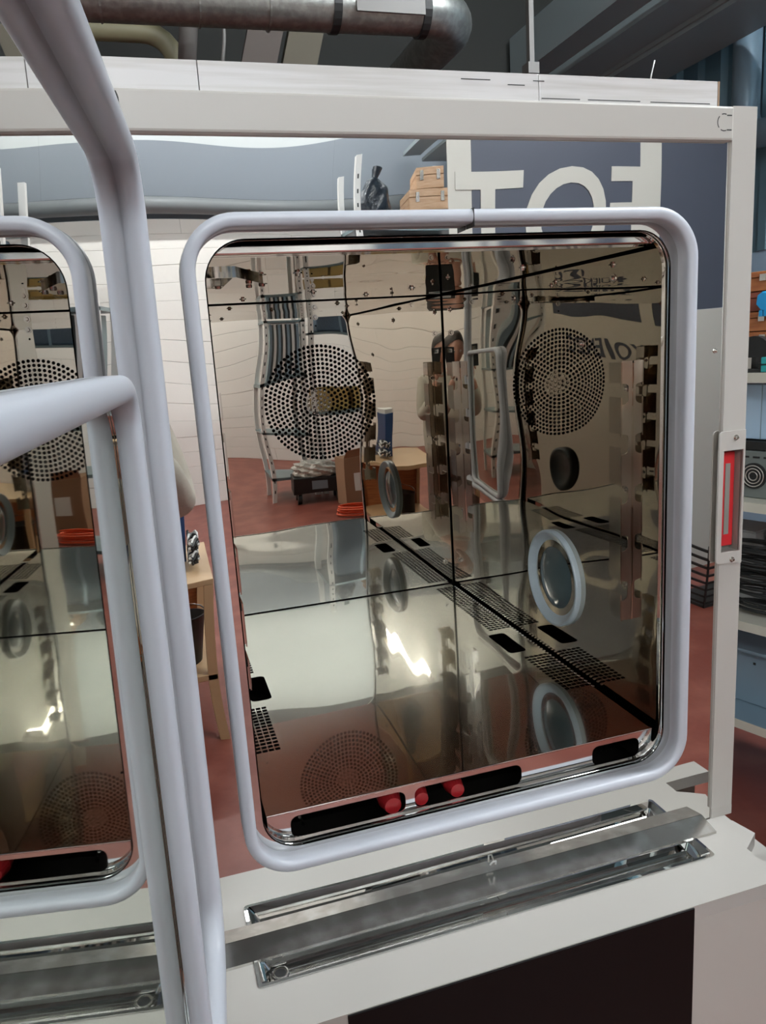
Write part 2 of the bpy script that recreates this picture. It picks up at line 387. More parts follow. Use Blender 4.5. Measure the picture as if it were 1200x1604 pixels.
# front sheet with rounded opening
opening = rrect(.102, .908, -.846, .168, .062, 10)
P('front_bezel', plate([(-.05, -1.02), (1.03, -1.02), (1.03, .313), (-.05, .313)], [opening], .003, T(0, .0015, 0) @ XZ), M['bezel'])
bm = BM(); ring(bm, rrect(.102, .908, -.846, .168, .062, 10), [(0, -.0), (0.002, -.0), (0.002, -.022), (0, -.022)], XZ)
P('opening_edge', bm, M['steel_bright'])
bm = BM(); ring(bm, rrect(.076, .935, -.866, .193, .075, 12), gasket_section(.021, .033), XZ)
P('opening_gasket', bm, M['gasket'])
# joint in the gasket and front screw
P('gasket_joint', B(.520, .5212, -.0335, -.002, .176, .2042), M['black'])
# casing
bm = BM()
for a in ((-.05, -.046, .004, 1.30, -1.6, .33), (1.021, 1.025, .004, 1.30, -1.6, .33), (-.05, 1.025, 1.30, 1.304, -1.6, .33), (-.046, 1.021, .004, 1.30, .326, .33)):
    box(bm, *a)
P('casing', bm, M['paint'])
bm = BM()
for a in ((XL-.02, XL-.015, .02, YB+.13, -.93, ZC+.03), (XR+.015, XR+.02, .02, YB+.13, -.93, ZC+.03), (XL-.015, XR+.015, YB+.125, YB+.13, -.93, ZC+.03),
          (XL-.02, XR+.02, .02, YB+.13, ZC+.025, ZC+.03), (XL-.02, XR+.02, .02, YB+.13, -.935, -.93)): box(bm, *a)
P('insulation', bm, M['void'])
# liner back wall with fan grille holes
fx, fz, fr = .503, -.154, .187
holes = [circle(fx, fz, .0052, 10)]
for n in range(1, 14):
    for k in range(6*n):
        a = 2*math.pi*k/(6*n) + (0.5/n if n % 2 else 0); holes.append(circle(fx + n*.01305*math.cos(a), fz + n*.01305*math.sin(a), .0051, 10))
for (x_, z_) in ((.505, .075),): holes.append(circle(x_, z_, .003, 8))
back = P('back_liner', plate([(XL, ZF+.003), (XR-.0042, ZF+.003), (XR-.0042, ZC-.003), (XL, ZC-.003)], holes, .002, T(0, YB+.001, 0) @ XZ), M['liner'])
# dished ring around the grille edge and hub + blades behind
bm = BM(); cyl(bm, (fx, YB+.02, fz), (fx, YB+.06, fz), .040, n=24)
hub = P('fan_hub', bm, M['steel'])
for k in range(10):
    a = 2*math.pi*k/10; bm = BM(); u = Vector((math.cos(a), 0, math.sin(a))); w = Vector((-math.sin(a+.6), 0, math.cos(a+.6)))
    p = [Vector((fx, YB+.035, fz))+u*.09-w*.0, Vector((fx, YB+.035, fz))+u*.165+w*.03, Vector((fx, YB+.075, fz))+u*.165+w*.03, Vector((fx, YB+.075, fz))+u*.09]
    q = [v+Vector((w.z, 0, -w.x))*.002 for v in p]
    A = [bm.verts.new(v) for v in p]; C_ = [bm.verts.new(v) for v in q]
    bm.faces.new(A); bm.faces.new(C_[::-1])
    for i in range(4): bm.faces.new((A[i], C_[i], C_[(i+1) % 4], A[(i+1) % 4]))
    P('fan_blade', bm, M['dark'])
# side liners (with port holes)
PY, PZ = .43, -.586
for nm, xw, sgn in (('right_liner', XR, 1), ('left_liner', XL, -1)):
    me = plate([(.022, -.90), (YB-.002, -.90), (YB-.002, ZC-.004), (.022, ZC-.004)], [circle(PY, PZ, .078, 40)], .002, T(xw+sgn*.001, 0, 0) @ YZ)
    P(nm, me, M['liner'])
# ceiling liner with rolled front lip
P('ceiling_liner', B(XL+.004, XR-.005, .045, YB-.002, ZC, ZC+.002), M['liner'])
P('ceiling_lip', B(.112, .896, .024, .046, ZC+.002, ZC+.016, bev=.003), M['steel_bright'])
bm = BM(); tube(bm, [(.112, .03, ZC+.012), (.105, .06, ZC+.004), (.10, .14, ZC+.001)], .003, 6); P('lip_hook', bm, M['steel'])
# floor liner: perforated strips both sides
def cuts(lo, hi, ranges):
    c = [lo] + [v for r in ranges for v in r] + [hi]; return c
rows = []
for ya, yb in ((.252, .462), (.664, 1.075)):
    y = ya
    while y <= yb+.001: rows.append((y-.0054, y+.0054, 'r')); y += .0152
rows.append((.490, .630, 's')); rows.sort()
hc = [.8385+k*.0131 for k in range(5)]
cR = [(c-.0053, c+.0053) for c in hc]; cL = [(2*.503-b, 2*.503-a) for a, b in reversed(cR)]
fx0, fx1, fy0, fy1 = .109, .897, .024, YB-.004
bm = BM(); fv = {}
def gv(x, y):
    k = (round(x, 6), round(y, 6))
    if k not in fv: fv[k] = bm.verts.new((x, y, ZF))
    return fv[k]
yl = fy0
def strip(y0, y1, holes):
    x = fx0
    for a, b in holes + [(fx1, None)]:
        if a-x > 1e-6: bm.faces.new((gv(x, y0), gv(a, y0), gv(a, y1), gv(x, y1)))
        x = b
for y0, y1, kind in rows:
    strip(yl, y0, [])
    if kind == 'r': strip(y0, y1, cL + cR)
    else:
        sl = [(2*.503-.861, 2*.503-.812), (.812, .861)]
        strip(y0, y1, sl)
        for a, b in sl:          # rounded slot corners
            for cx, sx in ((a, 1), (b, -1)):
                for cy, sy in ((y0, 1), (y1, -1)):
                    r = .012; pts = [(cx, cy)] + [(cx+sx*r*(1-math.cos(q)), cy+sy*r*(1-math.sin(q))) for q in [math.radians(t) for t in range(0, 91, 18)]]
                    vs = [bm.verts.new((u, v, ZF)) for u, v in pts]
                    bm.faces.new(vs if sx*sy < 0 else vs[::-1])
    yl = y1
strip(yl, fy1, [])
for f in bm.faces:
    f.normal_update()
    if f.normal.z < 0: f.normal_flip()
fl_ = P('floor_liner', bm, M['chamberfloor'])
so = fl_.modifiers.new('sheet', 'SOLIDIFY'); so.thickness = .0014; so.offset = -1
# folded comb edge beside the right gap
for xx in (.8985, .1035):
    bm = BM(); y = .24
    while y < 1.09:
        box(bm, xx-.0010, xx+.0050, y, y+.0070, ZF-.0035, ZF-.0002, bev=.001); y += .0152
    P('comb_edge', bm, M['steel_bright'], kind='stuff')
# front lip of floor with three windows
lip_out = [(.1095, ZF), (.8975, ZF)] + [(.895-.055+.055*math.cos(a), -.835-.04+.055*math.sin(a)) for a in [math.radians(-q) for q in range(0, 91, 15)]] + [(.165-.055*math.cos(a), -.875-.055*math.sin(a)) for a in [math.radians(q) for q in range(90, -1, -15)]]
wins = [rrect(.150, .366, -.8455, -.8035, .014, 4), rrect(.384, .604, -.8455, -.8040, .014, 4), rrect(.760, .868, -.8455, -.8045, .014, 4)]
P('floor_lip', plate(lip_out, wins, .0016, T(0, .0225, 0) @ XZ), M['steel_bright'])
P('lip_edge', B(.109, .898, .0200, .0255, ZF-.0012, ZF+.0022, bev=.0010), M['steel_bright'])
# things below the floor sheet
for (x_, r_) in ((.345, .022), (.402, .018), (.475, .019)):
    bm = BM(); cyl(bm, (x_, .060, -.838), (x_, .13, -.838), r_, r_*.8, n=20); cyl(bm, (x_, .035, -.838), (x_, .060, -.838), r_*.72, r_, n=20)
    o = P('red_cap', bm, M['red']); o['label'] = 'red rubber cap seen through the lip window'
bm = BM()
for k in range(14):
    tube(bm, [(.50+k*.008+.006*math.cos(a), .09+.02*math.sin(a), -.83) for a in [math.radians(q) for q in range(0, 360, 45)]], .0015, 5, closed=True)
P('heater_coil', bm, mat('brass coil', (.55, .42, .2), .3, 1))
bm = BM()
for k in range(5):
    for j in range(2): cyl(bm, (.775+k*.012, .05, -.815-j*.02), (.775+k*.012, .06, -.815-j*.02), .003, n=8)
    cyl(bm, (.165+.003*k, .05, -.808-k*.009), (.165+.003*k, .056, -.808-k*.009), .003, n=8)
P('rivet', bm, M['steel'], kind='stuff')
# rack rails
segs = [(-.098, -.058), (-.198, -.127), (-.302, -.227), (-.405, -.328), (-.503, -.428), (-.587, -.534)]
def rail(xw, s, yw):
    """s=+1 right wall (rail points to -x)"""
    dep = .024
    # web, perpendicular to the wall, with D notches
    out = []
    zt, zb = -.056, -.590
    pts = [(0, zt), (dep, zt)]
    for i in range(len(segs)-1):
        za, zb_ = segs[i][0], segs[i+1][1]          # gap from za (upper) down to zb_
        r = .014; c = dep
        pts.append((c, za))
        for q in range(0, 91, 30):
            a = math.radians(q); pts.append((c-.016*math.sin(a)-.0, za-.006*(1-math.cos(a)) - .001))
        pts += [(c-.016, zb_-.004)]
        for q in range(0, 91, 30):
            a = math.radians(q); pts.append((c-.016*math.cos(a), zb_-.004-.010*math.sin(a)))
        pts.append((c+.003, zb_-.014)); pts.append((c+.003, zb_-.004)); pts.append((c, zb_-.004-.010-.004))
    pts += [(dep, zb), (0, zb)]
    mt = T(xw, yw, 0) @ Matrix(((-s, 0, 0, 0), (0, 0, 1, 0), (0, 1, 0, 0), (0, 0, 0, 1)))
    # drop self-crossing lip points for a clean outline
    clean = [p for p in pts if p[0] <= dep+1e-6]
    o = P('rack_rail', plate(clean, [], .0018, mt), M['steel'])
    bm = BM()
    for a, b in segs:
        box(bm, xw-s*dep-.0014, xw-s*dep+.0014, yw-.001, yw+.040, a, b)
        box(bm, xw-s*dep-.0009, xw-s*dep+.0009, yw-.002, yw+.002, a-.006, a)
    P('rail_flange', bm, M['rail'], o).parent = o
    bm = BM(); box(bm, min(xw, xw-s*.0018), max(xw, xw-s*.0018), yw-.004, yw+.030, zb, zt)
    P('rail_base', bm, M['liner'], o).parent = o
    for z in (-.110, -.315, -.52):
        screw_at(o, (xw-s*.002, yw+.016, z), (-s, 0, 0), .007)
def screw_at(parent, pos, n, r=.009):
    o = screw(None, pos, n, r); o.data.transform(Matrix.Translation((-0.5, 0, -FL))); o.parent = parent; return o
for xw, s in ((XR, 1), (XL, -1)):
    for yw in (.116, .990): rail(xw, s, yw)
# screws on liner sheets
for pos, n in (((.430, .772, ZC), (0, 0, -1)), ((.699, .783, ZC), (0, 0, -1)), ((.505, YB, .129), (0, -1, 0)), ((.812, YB, .122), (0, -1, 0)), ((.885, YB, .032), (0, -1, 0)),
               ((.885, YB, -.716), (0, -1, 0)), ((XR, 1.05, .10), (-1, 0, 0)), ((XR, .62, .10), (-1, 0, 0)), ((XR, .18, .105), (-1, 0, 0)), ((XR, .30, -.02), (-1, 0, 0)),
               ((.505, YB, .10), (0, -1, 0)), ((.62, .95, ZC), (0, 0, -1)), ((.80, .35, ZC), (0, 0, -1)), ((.272, .93, ZC), (0, 0, -1)), ((.30, .30, ZC), (0, 0, -1))):
    screw_at(ch, pos, n)
# trapezoid sensor bracket on the ceiling sheet
tz = [(.120, .235), (.178, .243), (.236, .39), (.236, .43), (.232, .44), (.165, .46), (.120, .46)]
pl = P('ceiling_bracket', plate([(.100, .235), (.175, .235), (.245, .38), (.245, .46), (.100, .46)], [rrect(.104, .170, .242, .452, .003, 2)], .010, T(0, 0, ZC-.005)), M['steel'])
for x_, y_ in ((.16, .42), (.222, .42), (.245, .40), (.21, .33)): screw_at(pl, (x_, y_, ZC-.008), (0, 0, -1), .011)
# porthole right, plug left
def lathe(bm, prof, n=48, M4=Matrix()):
    rings = []
    for r, h in prof: rings.append([bm.verts.new(M4 @ Vector((r*math.cos(2*math.pi*k/n), r*math.sin(2*math.pi*k/n), h))) for k in range(n)])
    for i in range(len(prof)-1):
        for k in range(n):
            f = bm.faces.new((rings[i][k], rings[i][(k+1) % n], rings[i+1][(k+1) % n], rings[i+1][k])); f.smooth = True
    return rings
mr = T(XR, PY, PZ) @ Matrix.Rotation(-math.pi/2, 4, 'Y')
bm = BM(); lathe(bm, [(.121, 0), (.121, .010), (.1195, .013), (.1155, .0135), (.113, .012), (.089, -.004), (.087, -.004), (.0865, -.008)], 64, mr)
for f in bm.faces: f.smooth = False
pt = P('port_ring', bm, M['port']); pt['label'] = 'pale grey conical port ring'
bm = BM(); rg = lathe(bm, [(.0855, -.007), (.0845, -.004), (.074, .000), (.054, .004), (.032, .0065), (.012, .0075), (.001, .0077)], 64, mr)
bm.faces.new(rg[-1]); P('port_glass', bm, M['portglass'], pt, True).parent = pt
ml = T(XL, PY, PZ) @ Matrix.Rotation(math.pi/2, 4, 'Y')
bm = BM(); rg = lathe(bm, [(.100, 0), (.100, .010), (.090, .016), (.072, .016), (.066, .008), (.002, .008)], 48, ml); bm.faces.new(rg[-1])
o = P('port_plug', bm, M['black']); o['label'] = 'black rubber plug in the left port'
# ledge
led = [(-.15, -.20), (1.15, -.20), (1.15, -.146), (1.030, -.146), (1.030, -.106), (1.080, -.073), (1.068, -.022), (1.040, -.006), (1.040, -.004), (-.15, -.004)]
gut = rrect(.058, .957, -.100, -.036, .006, 3)
P('ledge', plate(led, [gut], .030, T(0, 0, -1.035)), M['paint'])
bm = BM(); tr_ = []
def tray(bm):
    o_ = rrect(.056, .959, -.102, -.034, .007, 3); a_ = rrect(.062, .953, -.096, -.040, .005, 3); b_ = rrect(.072, .943, -.086, -.040, .004, 3); c_ = rrect(.080, .935, -.079, -.044, .004, 3)
    L = [(o_, -1.0185), (o_, -1.0172), (a_, -1.0172), (b_, -1.026), (c_, -1.040)]
    R2 = [[bm.verts.new((p[0], p[1], z)) for p in pts] for pts, z in L]
    for i in range(len(R2)-1):
        for k in range(len(R2[i])):
            j = (k+1) % len(R2[i]); bm.faces.new((R2[i][k], R2[i][j], R2[i+1][j], R2[i+1][k]))
    bm.faces.new(R2[-1])
tray(bm); tr_ = P('drip_gutter', bm, M['door_steel'])
bm = BM(); cyl(bm, (.098, -.060, -1.0398), (.098, -.060, -1.0385), .011, n=20); P('drain_hole', bm, M['black'], tr_).parent = tr_
bm = BM(); lathe(bm, [(.010, -1.0385), (.013, -1.0375), (.015, -1.0385)], 24, T(.098, -.060, 0)); P('drain_rim', bm, M['steel'], tr_).parent = tr_
# raised steel strip along the foot of the front sheet
bm = BM(); pr = [(0, -1.004), (-.0445, -1.0145), (-.045, -1.0195), (0, -1.0195)]
for xa, xb in ((-.05, 1.008),):
    A = [bm.verts.new((xa, p[0]-.0005, p[1])) for p in pr]; C_ = [bm.verts.new((xb, p[0]-.0005, p[1])) for p in pr]
    bm.faces.new(A); bm.faces.new(C_[::-1])
    for i in range(len(pr)): bm.faces.new((A[i], A[(i+1) % len(pr)], C_[(i+1) % len(pr)], C_[i]))
bmesh.ops.recalc_face_normals(bm, faces=bm.faces); P('foot_strip', bm, M['steel_dirty'])
bm = BM(); tube(bm, [(.52, -.004, -.985), (.523, -.010, -.975), (.529, -.010, -.975), (.531, -.004, -.986)], .0018, 6); P('hook', bm, M['white'])
# lower front
P('lower_front', B(-.15, 1.15, -.1998, -.19, -1.6, -1.0502), M['paint'])
P('display_panel', B(.182, .829, -.2035, -.2002, -1.5, -1.0215, bev=.0010), M['black_panel'])
P('foot_block', B(1.030, 1.082, -.004, .06, -1.018, -.9945, bev=.002), M['paint'])
P('base', B(-.14, 1.14, -.185, 1.29, -1.649, -1.30), M['paint'])
P('side_skirt', B(1.03, 1.15, -.145, 1.29, -1.30, -1.10), M['paint'])
# top beam and cover
bt = P('top_beam', B(-.06, 1.0255, -.012, .03, .3125, .368, bev=.004), M['paint'])
def arc_mark(cx, cz, r, a0, a1, w=.0018):
    bm = BM(); n = 6
    pts = [(cx+r*math.cos(math.radians(a0+(a1-a0)*k/n)), cz+r*math.sin(math.radians(a0+(a1-a0)*k/n))) for k in range(n+1)]
    for i in range(n):
        p, q = Vector(pts[i]), Vector(pts[i+1]); t = (q-p).normalized(); nn = Vector((-t.y, t.x))*w/2
        bm.faces.new([bm.verts.new((v.x, -.0124, v.y)) for v in (p-nn, q-nn, q+nn, p+nn)])
    return bm
for a0, a1 in ((70, 112), (135, 220), (240, 290)): P('knockout_slot', arc_mark(1.004, .3415, .0135, a0, a1), M['slot'], bt).parent = bt
for zz in (.3528, .3295): P('knockout_slot', B(1.010, 1.020, -.0124, -.0120, zz-.001, zz+.001), M['slot'], bt).parent = bt
P('knockout_slot', arc_mark(-.013, .352, .022, -25, 30, .003), M['slot'], bt).parent = bt
for xa, xb in ((-.20, .1215), (.1225, .66), (.661, 1.006)):
    P('cover_sheet', B(xa, xb, .008, .10, .366, .4125, bev=.001), M['cover'])
P('cover_end', B(1.0065, 1.010, .008, .50, .366, .4125), M['rust'])
bm = BM()
for (x_, w_, z_) in ((.70, .07, .3765), (.80, .10, .3765), (.93, .12, .376), (.62, .03, .395), (.66, .02, .402), (.55, .05, .401)):
    box(bm, x_-w_/2, x_+w_/2, .0074, .0081, z_-.0006, z_+.0006)
P('scratch_mark', bm, M['slot'], kind='stuff')
bm = BM(); tube(bm, [(.885, .03, .412), (.887, .03, .425), (.892, .028, .448)], .0012, 5); P('loose_wire', bm, M['white'])
# right column with latch window
colm = plate([(1.0275, -.993), (1.0785, -.993), (1.0785, .370), (1.0275, .370)], [[(1.0287, -.434), (1.072, -.434), (1.072, -.232), (1.0287, -.232)]], .002, T(0, -.005, 0) @ XZ)
post = P('door_post', colm, M['paint'])
bm = BM(); box(bm, 1.0275, 1.0285, -.004, .02, -.993, .370); box(bm, 1.0765, 1.0785, -.004, .06, -.993, .370); box(bm, 1.0285, 1.0765, -.004, .06, .368, .370); box(bm, 1.0285, 1.0765, -.004, .06, -.993, -.991)
P('post_return', bm, M['paint'], post).parent = post
lt = P('latch_plate', plate([(1.0765, -.4585), (1.0765, -.1955)] + [(1.025-.008*math.sin(q), -.2035+.008*math.cos(q)) for q in (0, .4, .8, 1.2, 1.57)] + [(1.0245-.008*math.cos(q), -.4465-.008*math.sin(q)) for q in (0, .4, .8, 1.2, 1.57)], [[(1.0275, -.433), (1.072, -.433), (1.072, -.2325), (1.0275, -.2325)]], .0035, T(0, -.0085, 0) @ XZ), M['paint'])
bm = BM()
box(bm, 1.072, 1.0735, -.0065, .022, -.434, -.232); box(bm, 1.0295, 1.0735, -.0025, .022, -.4355, -.434); box(bm, 1.0295, 1.0735, -.0025, .022, -.232, -.2305); box(bm, 1.0295, 1.0735, .0205, .022, -.434, -.232)
P('latch_box', bm, M['graygreen'], lt).parent = lt
P('latch_seal', B(1.0300, 1.0715, .0105, .0195, -.4265, -.2385, bev=.002), M['redseal'], lt).parent = lt
P('latch_strip', B(1.0490, 1.0600, .0090, .0104, -.402, -.261), M['graygreen'], lt).parent = lt
for z in (-.2085, -.4485): screw_at(lt, (1.053, -.0103, z), (0, -1, 0), .0055)
screw_at(ch, (1.010, .0, -.045), (0, -1, 0), .005)

# door (open about 95 degrees), written in door space: x along the door from the hinge, y out of its mirror face, z up
th = math.radians(5.0); kt = math.radians(-0.6)
Rd = Matrix(((-math.sin(th), math.cos(th), 0, 0), (-math.cos(th), -math.sin(th), 0, 0), (0, 0, 1, 0), (0, 0, 0, 1)))
MD = Matrix.Translation((.0025, 0, 0)) @ Rd @ Matrix.Rotation(kt, 4, 'X')
DXZ = Matrix(((1, 0, 0, 0), (0, 0, 1, 0), (0, 1, 0, 0), (0, 0, 0, 1)))   # local plane -> door x, z; off -> +y
def D(name, bm, m, parent=None, kind=None):
    o = P(name, bm, m, kind=kind)
    o.data.transform(Matrix.Translation((0.5, 0, FL))); o.data.transform(MD); o.data.transform(Matrix.Translation((-0.5, 0, -FL)))
    if parent: o.parent = parent
    return o
wx0, wx1, wz0, wz1 = .412, 1.00, -.86, -.035
door = D('door', plate([(.02, -.98), (1.09, -.98), (1.09, .34), (.02, .34)], [rrect(wx0, wx1, wz0, wz1, .045, 8)], .0016, T(0, -.0008, 0) @ DXZ), M['door_steel'])
bm = BM()
box(bm, .02, wx0-.01, -.075, -.002, -.98, .34); box(bm, wx1+.01, 1.09, -.075, -.002, -.98, .34); box(bm, wx0-.01, wx1+.01, -.075, -.002, wz1+.01, .34); box(bm, wx0-.01, wx1+.01, -.075, -.002, -.98, wz0-.01)
D('door_body', bm, M['paint'], door)
bm = BM(); ring(bm, rrect(.090, 1.06, -.905, .256, .080, 12), gasket_section(.032, .030), DXZ); D('door_gasket', bm, M['gasket'], door)
bm = BM(); ring(bm, rrect(wx0-.012, wx1+.012, wz0-.012, wz1+.012, .040, 12), gasket_section(.026, .024), DXZ); D('window_gasket', bm, M['gasket'], door)
D('window_glass', plate(rrect(wx0, wx1, wz0, wz1, .045, 8), [], .004, T(0, -.004, 0) @ DXZ), M['glass'], door)
bm = BM(); ring(bm, rrect(wx0+.012, wx1-.012, wz0+.012, wz1-.012, .035, 8), [(-.010, -.022), (.010, -.022), (.010, -.010), (-.010, -.010)], DXZ); D('glass_spacer', bm, M['graygreen'], door)
bm = BM(); cyl(bm, (.0, -.05, .20), (.0, -.05, .28), .012, n=14); D('hinge', bm, M['steel'], door)
bm = BM(); cyl(bm, (.0, -.05, -.85), (.0, -.05, -.77), .012, n=14); D('hinge', bm, M['steel'], door)

# ================================================================== RIGHT-HAND RACK seen past the post
ra = math.atan2(.33, .94)     # direction away = (-.33, .94)
rk = thing('storage_rack', 'cream steel shelving rack standing on the red floor right of the chamber', 'shelving', (1.75, .8, FL), 0)
MR = Matrix(((-.3312, .9436, 0, 0), (.9436, .3312, 0, 0), (0, 0, 1, 0), (0, 0, 0, 1)))   # local x along the rack (away), local y deeper
def K(name, bm, m, parent=None):
    for v in bm.verts: v.co = MR @ v.co
    bmesh.ops.recalc_face_normals(bm, faces=bm.faces)
    return obj(name, bm, m, parent or rk)
shelf_z = [-.15, -.555, -.955, -1.305]
for i, z in enumerate(shelf_z):
    zz = z-FL
    o = K('shelf', B(-1.2, 0.75, .002, .50, zz-.004, zz), M['greyblue'] if i == 3 else M['rack'])
    K('shelf_edge', B(-1.2, 0.75, 0, .003, zz-.028, zz+.003), M['rack'], o); K('shelf_edge', B(-1.2, .75, .497, .50, zz-.028, zz+.003), M['rack'], o)
for (a, b) in ((-1.2, 0), (-1.2, .47), (.72, 0), (.72, .47)):
    K('upright', B(a, a+.03, b, b+.03, 0, 1.72), M['rack'])
def on_rack(name, label, cat, s, off, z, group=None):
    v = MR @ Vector((s, off, 0)); t = thing(name, label, cat, (1.75+v.x, .8+v.y, z)); t.rotation_euler = (0, 0, 0); 
    if group: t['group'] = group
    return t
def KP(name, bm, m, parent):
    for v in bm.verts: v.co = MR @ v.co
    bmesh.ops.recalc_face_normals(bm, faces=bm.faces)
    return obj(name, bm, m, parent)
ST = -.15
# stack of wooden boxes on the top shelf
wlabels = ['topmost orange wooden box of the stack beside the post', 'second wooden box from the top of the stack, dark red-brown', 'third wooden box from the top of the stack', 'fourth wooden box from the top of the stack', 'lowest wooden box of the stack on the top shelf']
for i in range(5):
    z0 = ST + i*.062
    z0r = z0
    t = on_rack('wooden_box', wlabels[4-i], 'box', .0, .28, z0r, 'wooden boxes stacked on the rack')
    m_ = M['wood'] if i != 3 else mat('dark red wood', (.26, .07, .04), .5)
    KP('body', B(-.42, .22, -.13+.01*(i % 2), .14, .0015, .042, bev=.002), m_, t)
    KP('lid', B(-.425, .225, -.135+.01*(i % 2), .145, .0435, .061, bev=.002), m_, t)
    KP('latch', B(-.02, .0, -.142+.01*(i % 2), -.134+.01*(i % 2), .032, .052), M['steel'], t)
t = on_rack('blue_glove', 'bright blue folded glove hanging on the wooden boxes', 'glove', -.03, .135, ST+.215)
bm = BM()
pts_ = [(-.035, .03), (-.02, .045), (.02, .045), (.04, .03), (.045, -.01), (.02, -.04), (-.01, -.045), (-.035, -.03)]
A = [bm.verts.new((p[0]*.75, -.004, p[1]*.7)) for p in pts_]; C_ = [bm.verts.new((p[0]*.65, -.012, p[1]*.6)) for p in pts_]
bm.faces.new(C_); bm.faces.new(A[::-1])
for i in range(8): bm.faces.new((A[i], A[(i+1) % 8], C_[(i+1) % 8], C_[i]))
KP('glove_palm', bm, M['bluebag'], t)
for kx in (-.015, .0, .015): KP('finger', B(kx-.006, kx+.006, -.012, -.004, -.045, -.025, bev=.002), M['bluebag'], t)
# electronics in front of the boxes
t = on_rack('circuit_module', 'dark circuit module with teal connectors on the top shelf', 'electronics', -.05, .06, ST)
KP('board', B(-.28, .10, -.03, .05, .001, .012, bev=.002), M['black'], t)
for i in range(9):
    KP('component', B(-.27+i*.04, -.25+i*.04, -.025, .0+.01*(i % 3), .0125, .03+.018*((i*7) % 3), bev=.001), M['steel'] if i % 2 else M['black'], t)
for i in range(2): KP('teal_connector', B(-.10, -.03, -.045, -.032, .004+i*.024, .024+i*.024, bev=.002), M['teal'], t)
bm = BM()
for i in range(2): cyl(bm, (-.075, -.048, .014+i*.024), (-.075, -.045, .014+i*.024), .007, n=12)
KP('connector_ring', bm, M['black'], t)
bm = BM(); cyl(bm, (.02, .0, .057), (.02, .03, .057), .055, n=24); KP('fan_drum', bm, M['black'], t)
# second bay
S2 = shelf_z[1]
t = on_rack('instrument_case', 'pale blue instrument case with two round knobs on the second shelf', 'instrument', 0, .2, S2+.19)
KP('case', B(-.50, .35, -.10, .20, .0, .175, bev=.004), M['lightblue'], t)
for zz in (.105, .155):
    bm = BM(); cyl(bm, (.02, -.10, zz), (.02, -.128, zz), .014, .012, n=20); KP('knob', bm, M['steel'], t)
KP('panel_seam', B(-.045, -.043, -.1015, -.10, .0, .175), M['greyblue'], t)
t = on_rack('power_unit', 'grey vented power unit with a round fan beneath the pale blue case', 'instrument', 0, .2, S2)
KP('case', B(-.50, .35, -.12, .20, .001, .155, bev=.004), mat('grey metal case', (.16, .18, .17), .4), t)
KP('lid', B(-.5, .35, -.12, .2, .157, .186, bev=.003), M['black'], t)
bm = BM(); cyl(bm, (-.04, -.122, .075), (-.04, -.128, .075), .042, n=28); fo = KP('fan_guard', bm, M['black'], t)
for r_ in (.012, .022, .032):
    bm = BM(); lathe(bm, [(r_, -.130), (r_+.002, -.1315), (r_+.004, -.130)], 28, T(-.04, 0, .075) @ Matrix(((1, 0, 0, 0), (0, 0, 1, 0), (0, 1, 0, 0), (0, 0, 0, 1)))); KP('guard_wire', bm, M['steel'], fo)
for i in range(14): KP('vent_slot', B(-.30+i*.035, -.278+i*.035, -.1215, -.120, .132, .138), M['black'], t)
# third bay: cables and boxes
S3 = shelf_z[2]
t = on_rack('carton', 'grey carton standing behind black cables on the third shelf', 'box', 0, .3, S3)
KP('body', B(-.30, .0, -.05, .10, .001, .30, bev=.004), mat('grey violet carton', (.16, .15, .19), .7), t)
KP('label_patch', B(-.2, -.1, -.052, -.050, .14, .2), M['white'], t)
t = on_rack('carton', 'white flat carton leaning at the left of the third shelf', 'box', .12, .25, S3)
KP('body', B(-.11, .10, -.05, .10, .001, .25, bev=.004), mat('off white carton', (.40, .40, .40), .7), t)
KP('lid_flap', B(-.11, .10, -.052, .10, .251, .256), mat('off white carton flap', (.36, .36, .36), .7), t)
labs = ['black cable coil lying nearest the shelf edge', 'second black cable coil, behind the nearest one', 'third black cable coil, under the grey carton edge', 'topmost black cable coil of the cable heap', 'small black cable coil beside the post']
for i in range(5):
    bm = BM(); r0 = .085+.004*i; pts = []
    for q in range(0, 360*3, 24):
        a = math.radians(q); rr = r0*(1+.10*math.sin(a*.7+i)); pts.append((-.06+.006*i+rr*math.cos(a), .065+.5*rr*math.sin(a), .012+.050*i+.010*(1+math.sin(a*.43+i))+.006*q/360))
    t = on_rack('cable_coil', labs[i], 'cable', 0, .05, S3)
    tube(bm, pts, .0055, 6); KP('cable', bm, M['black'], t)
    bm = BM(); cyl(bm, pts[-1], Vector(pts[-1])+Vector((.0, -.02, .004)), .009, n=10); KP('plug', bm, M['white'] if i % 2 else M['black'], t)
S4 = shelf_z[3]
t = on_rack('metal_housing', 'blue-grey metal housing on the bottom shelf', 'housing', 0, .2, S4)
KP('body', B(-.5, .4, -.06, .2, .001, .20, bev=.004), M['greyblue'], t)
KP('sloped_lid', B(-.5, .4, -.10, .2, .202, .214, bev=.003), M['greyblue'], t)
for i in range(6):
    KP('screw', B(-.40+i*.12, -.392+i*.12, -.0625, -.060, .15, .158), M['black'], t)

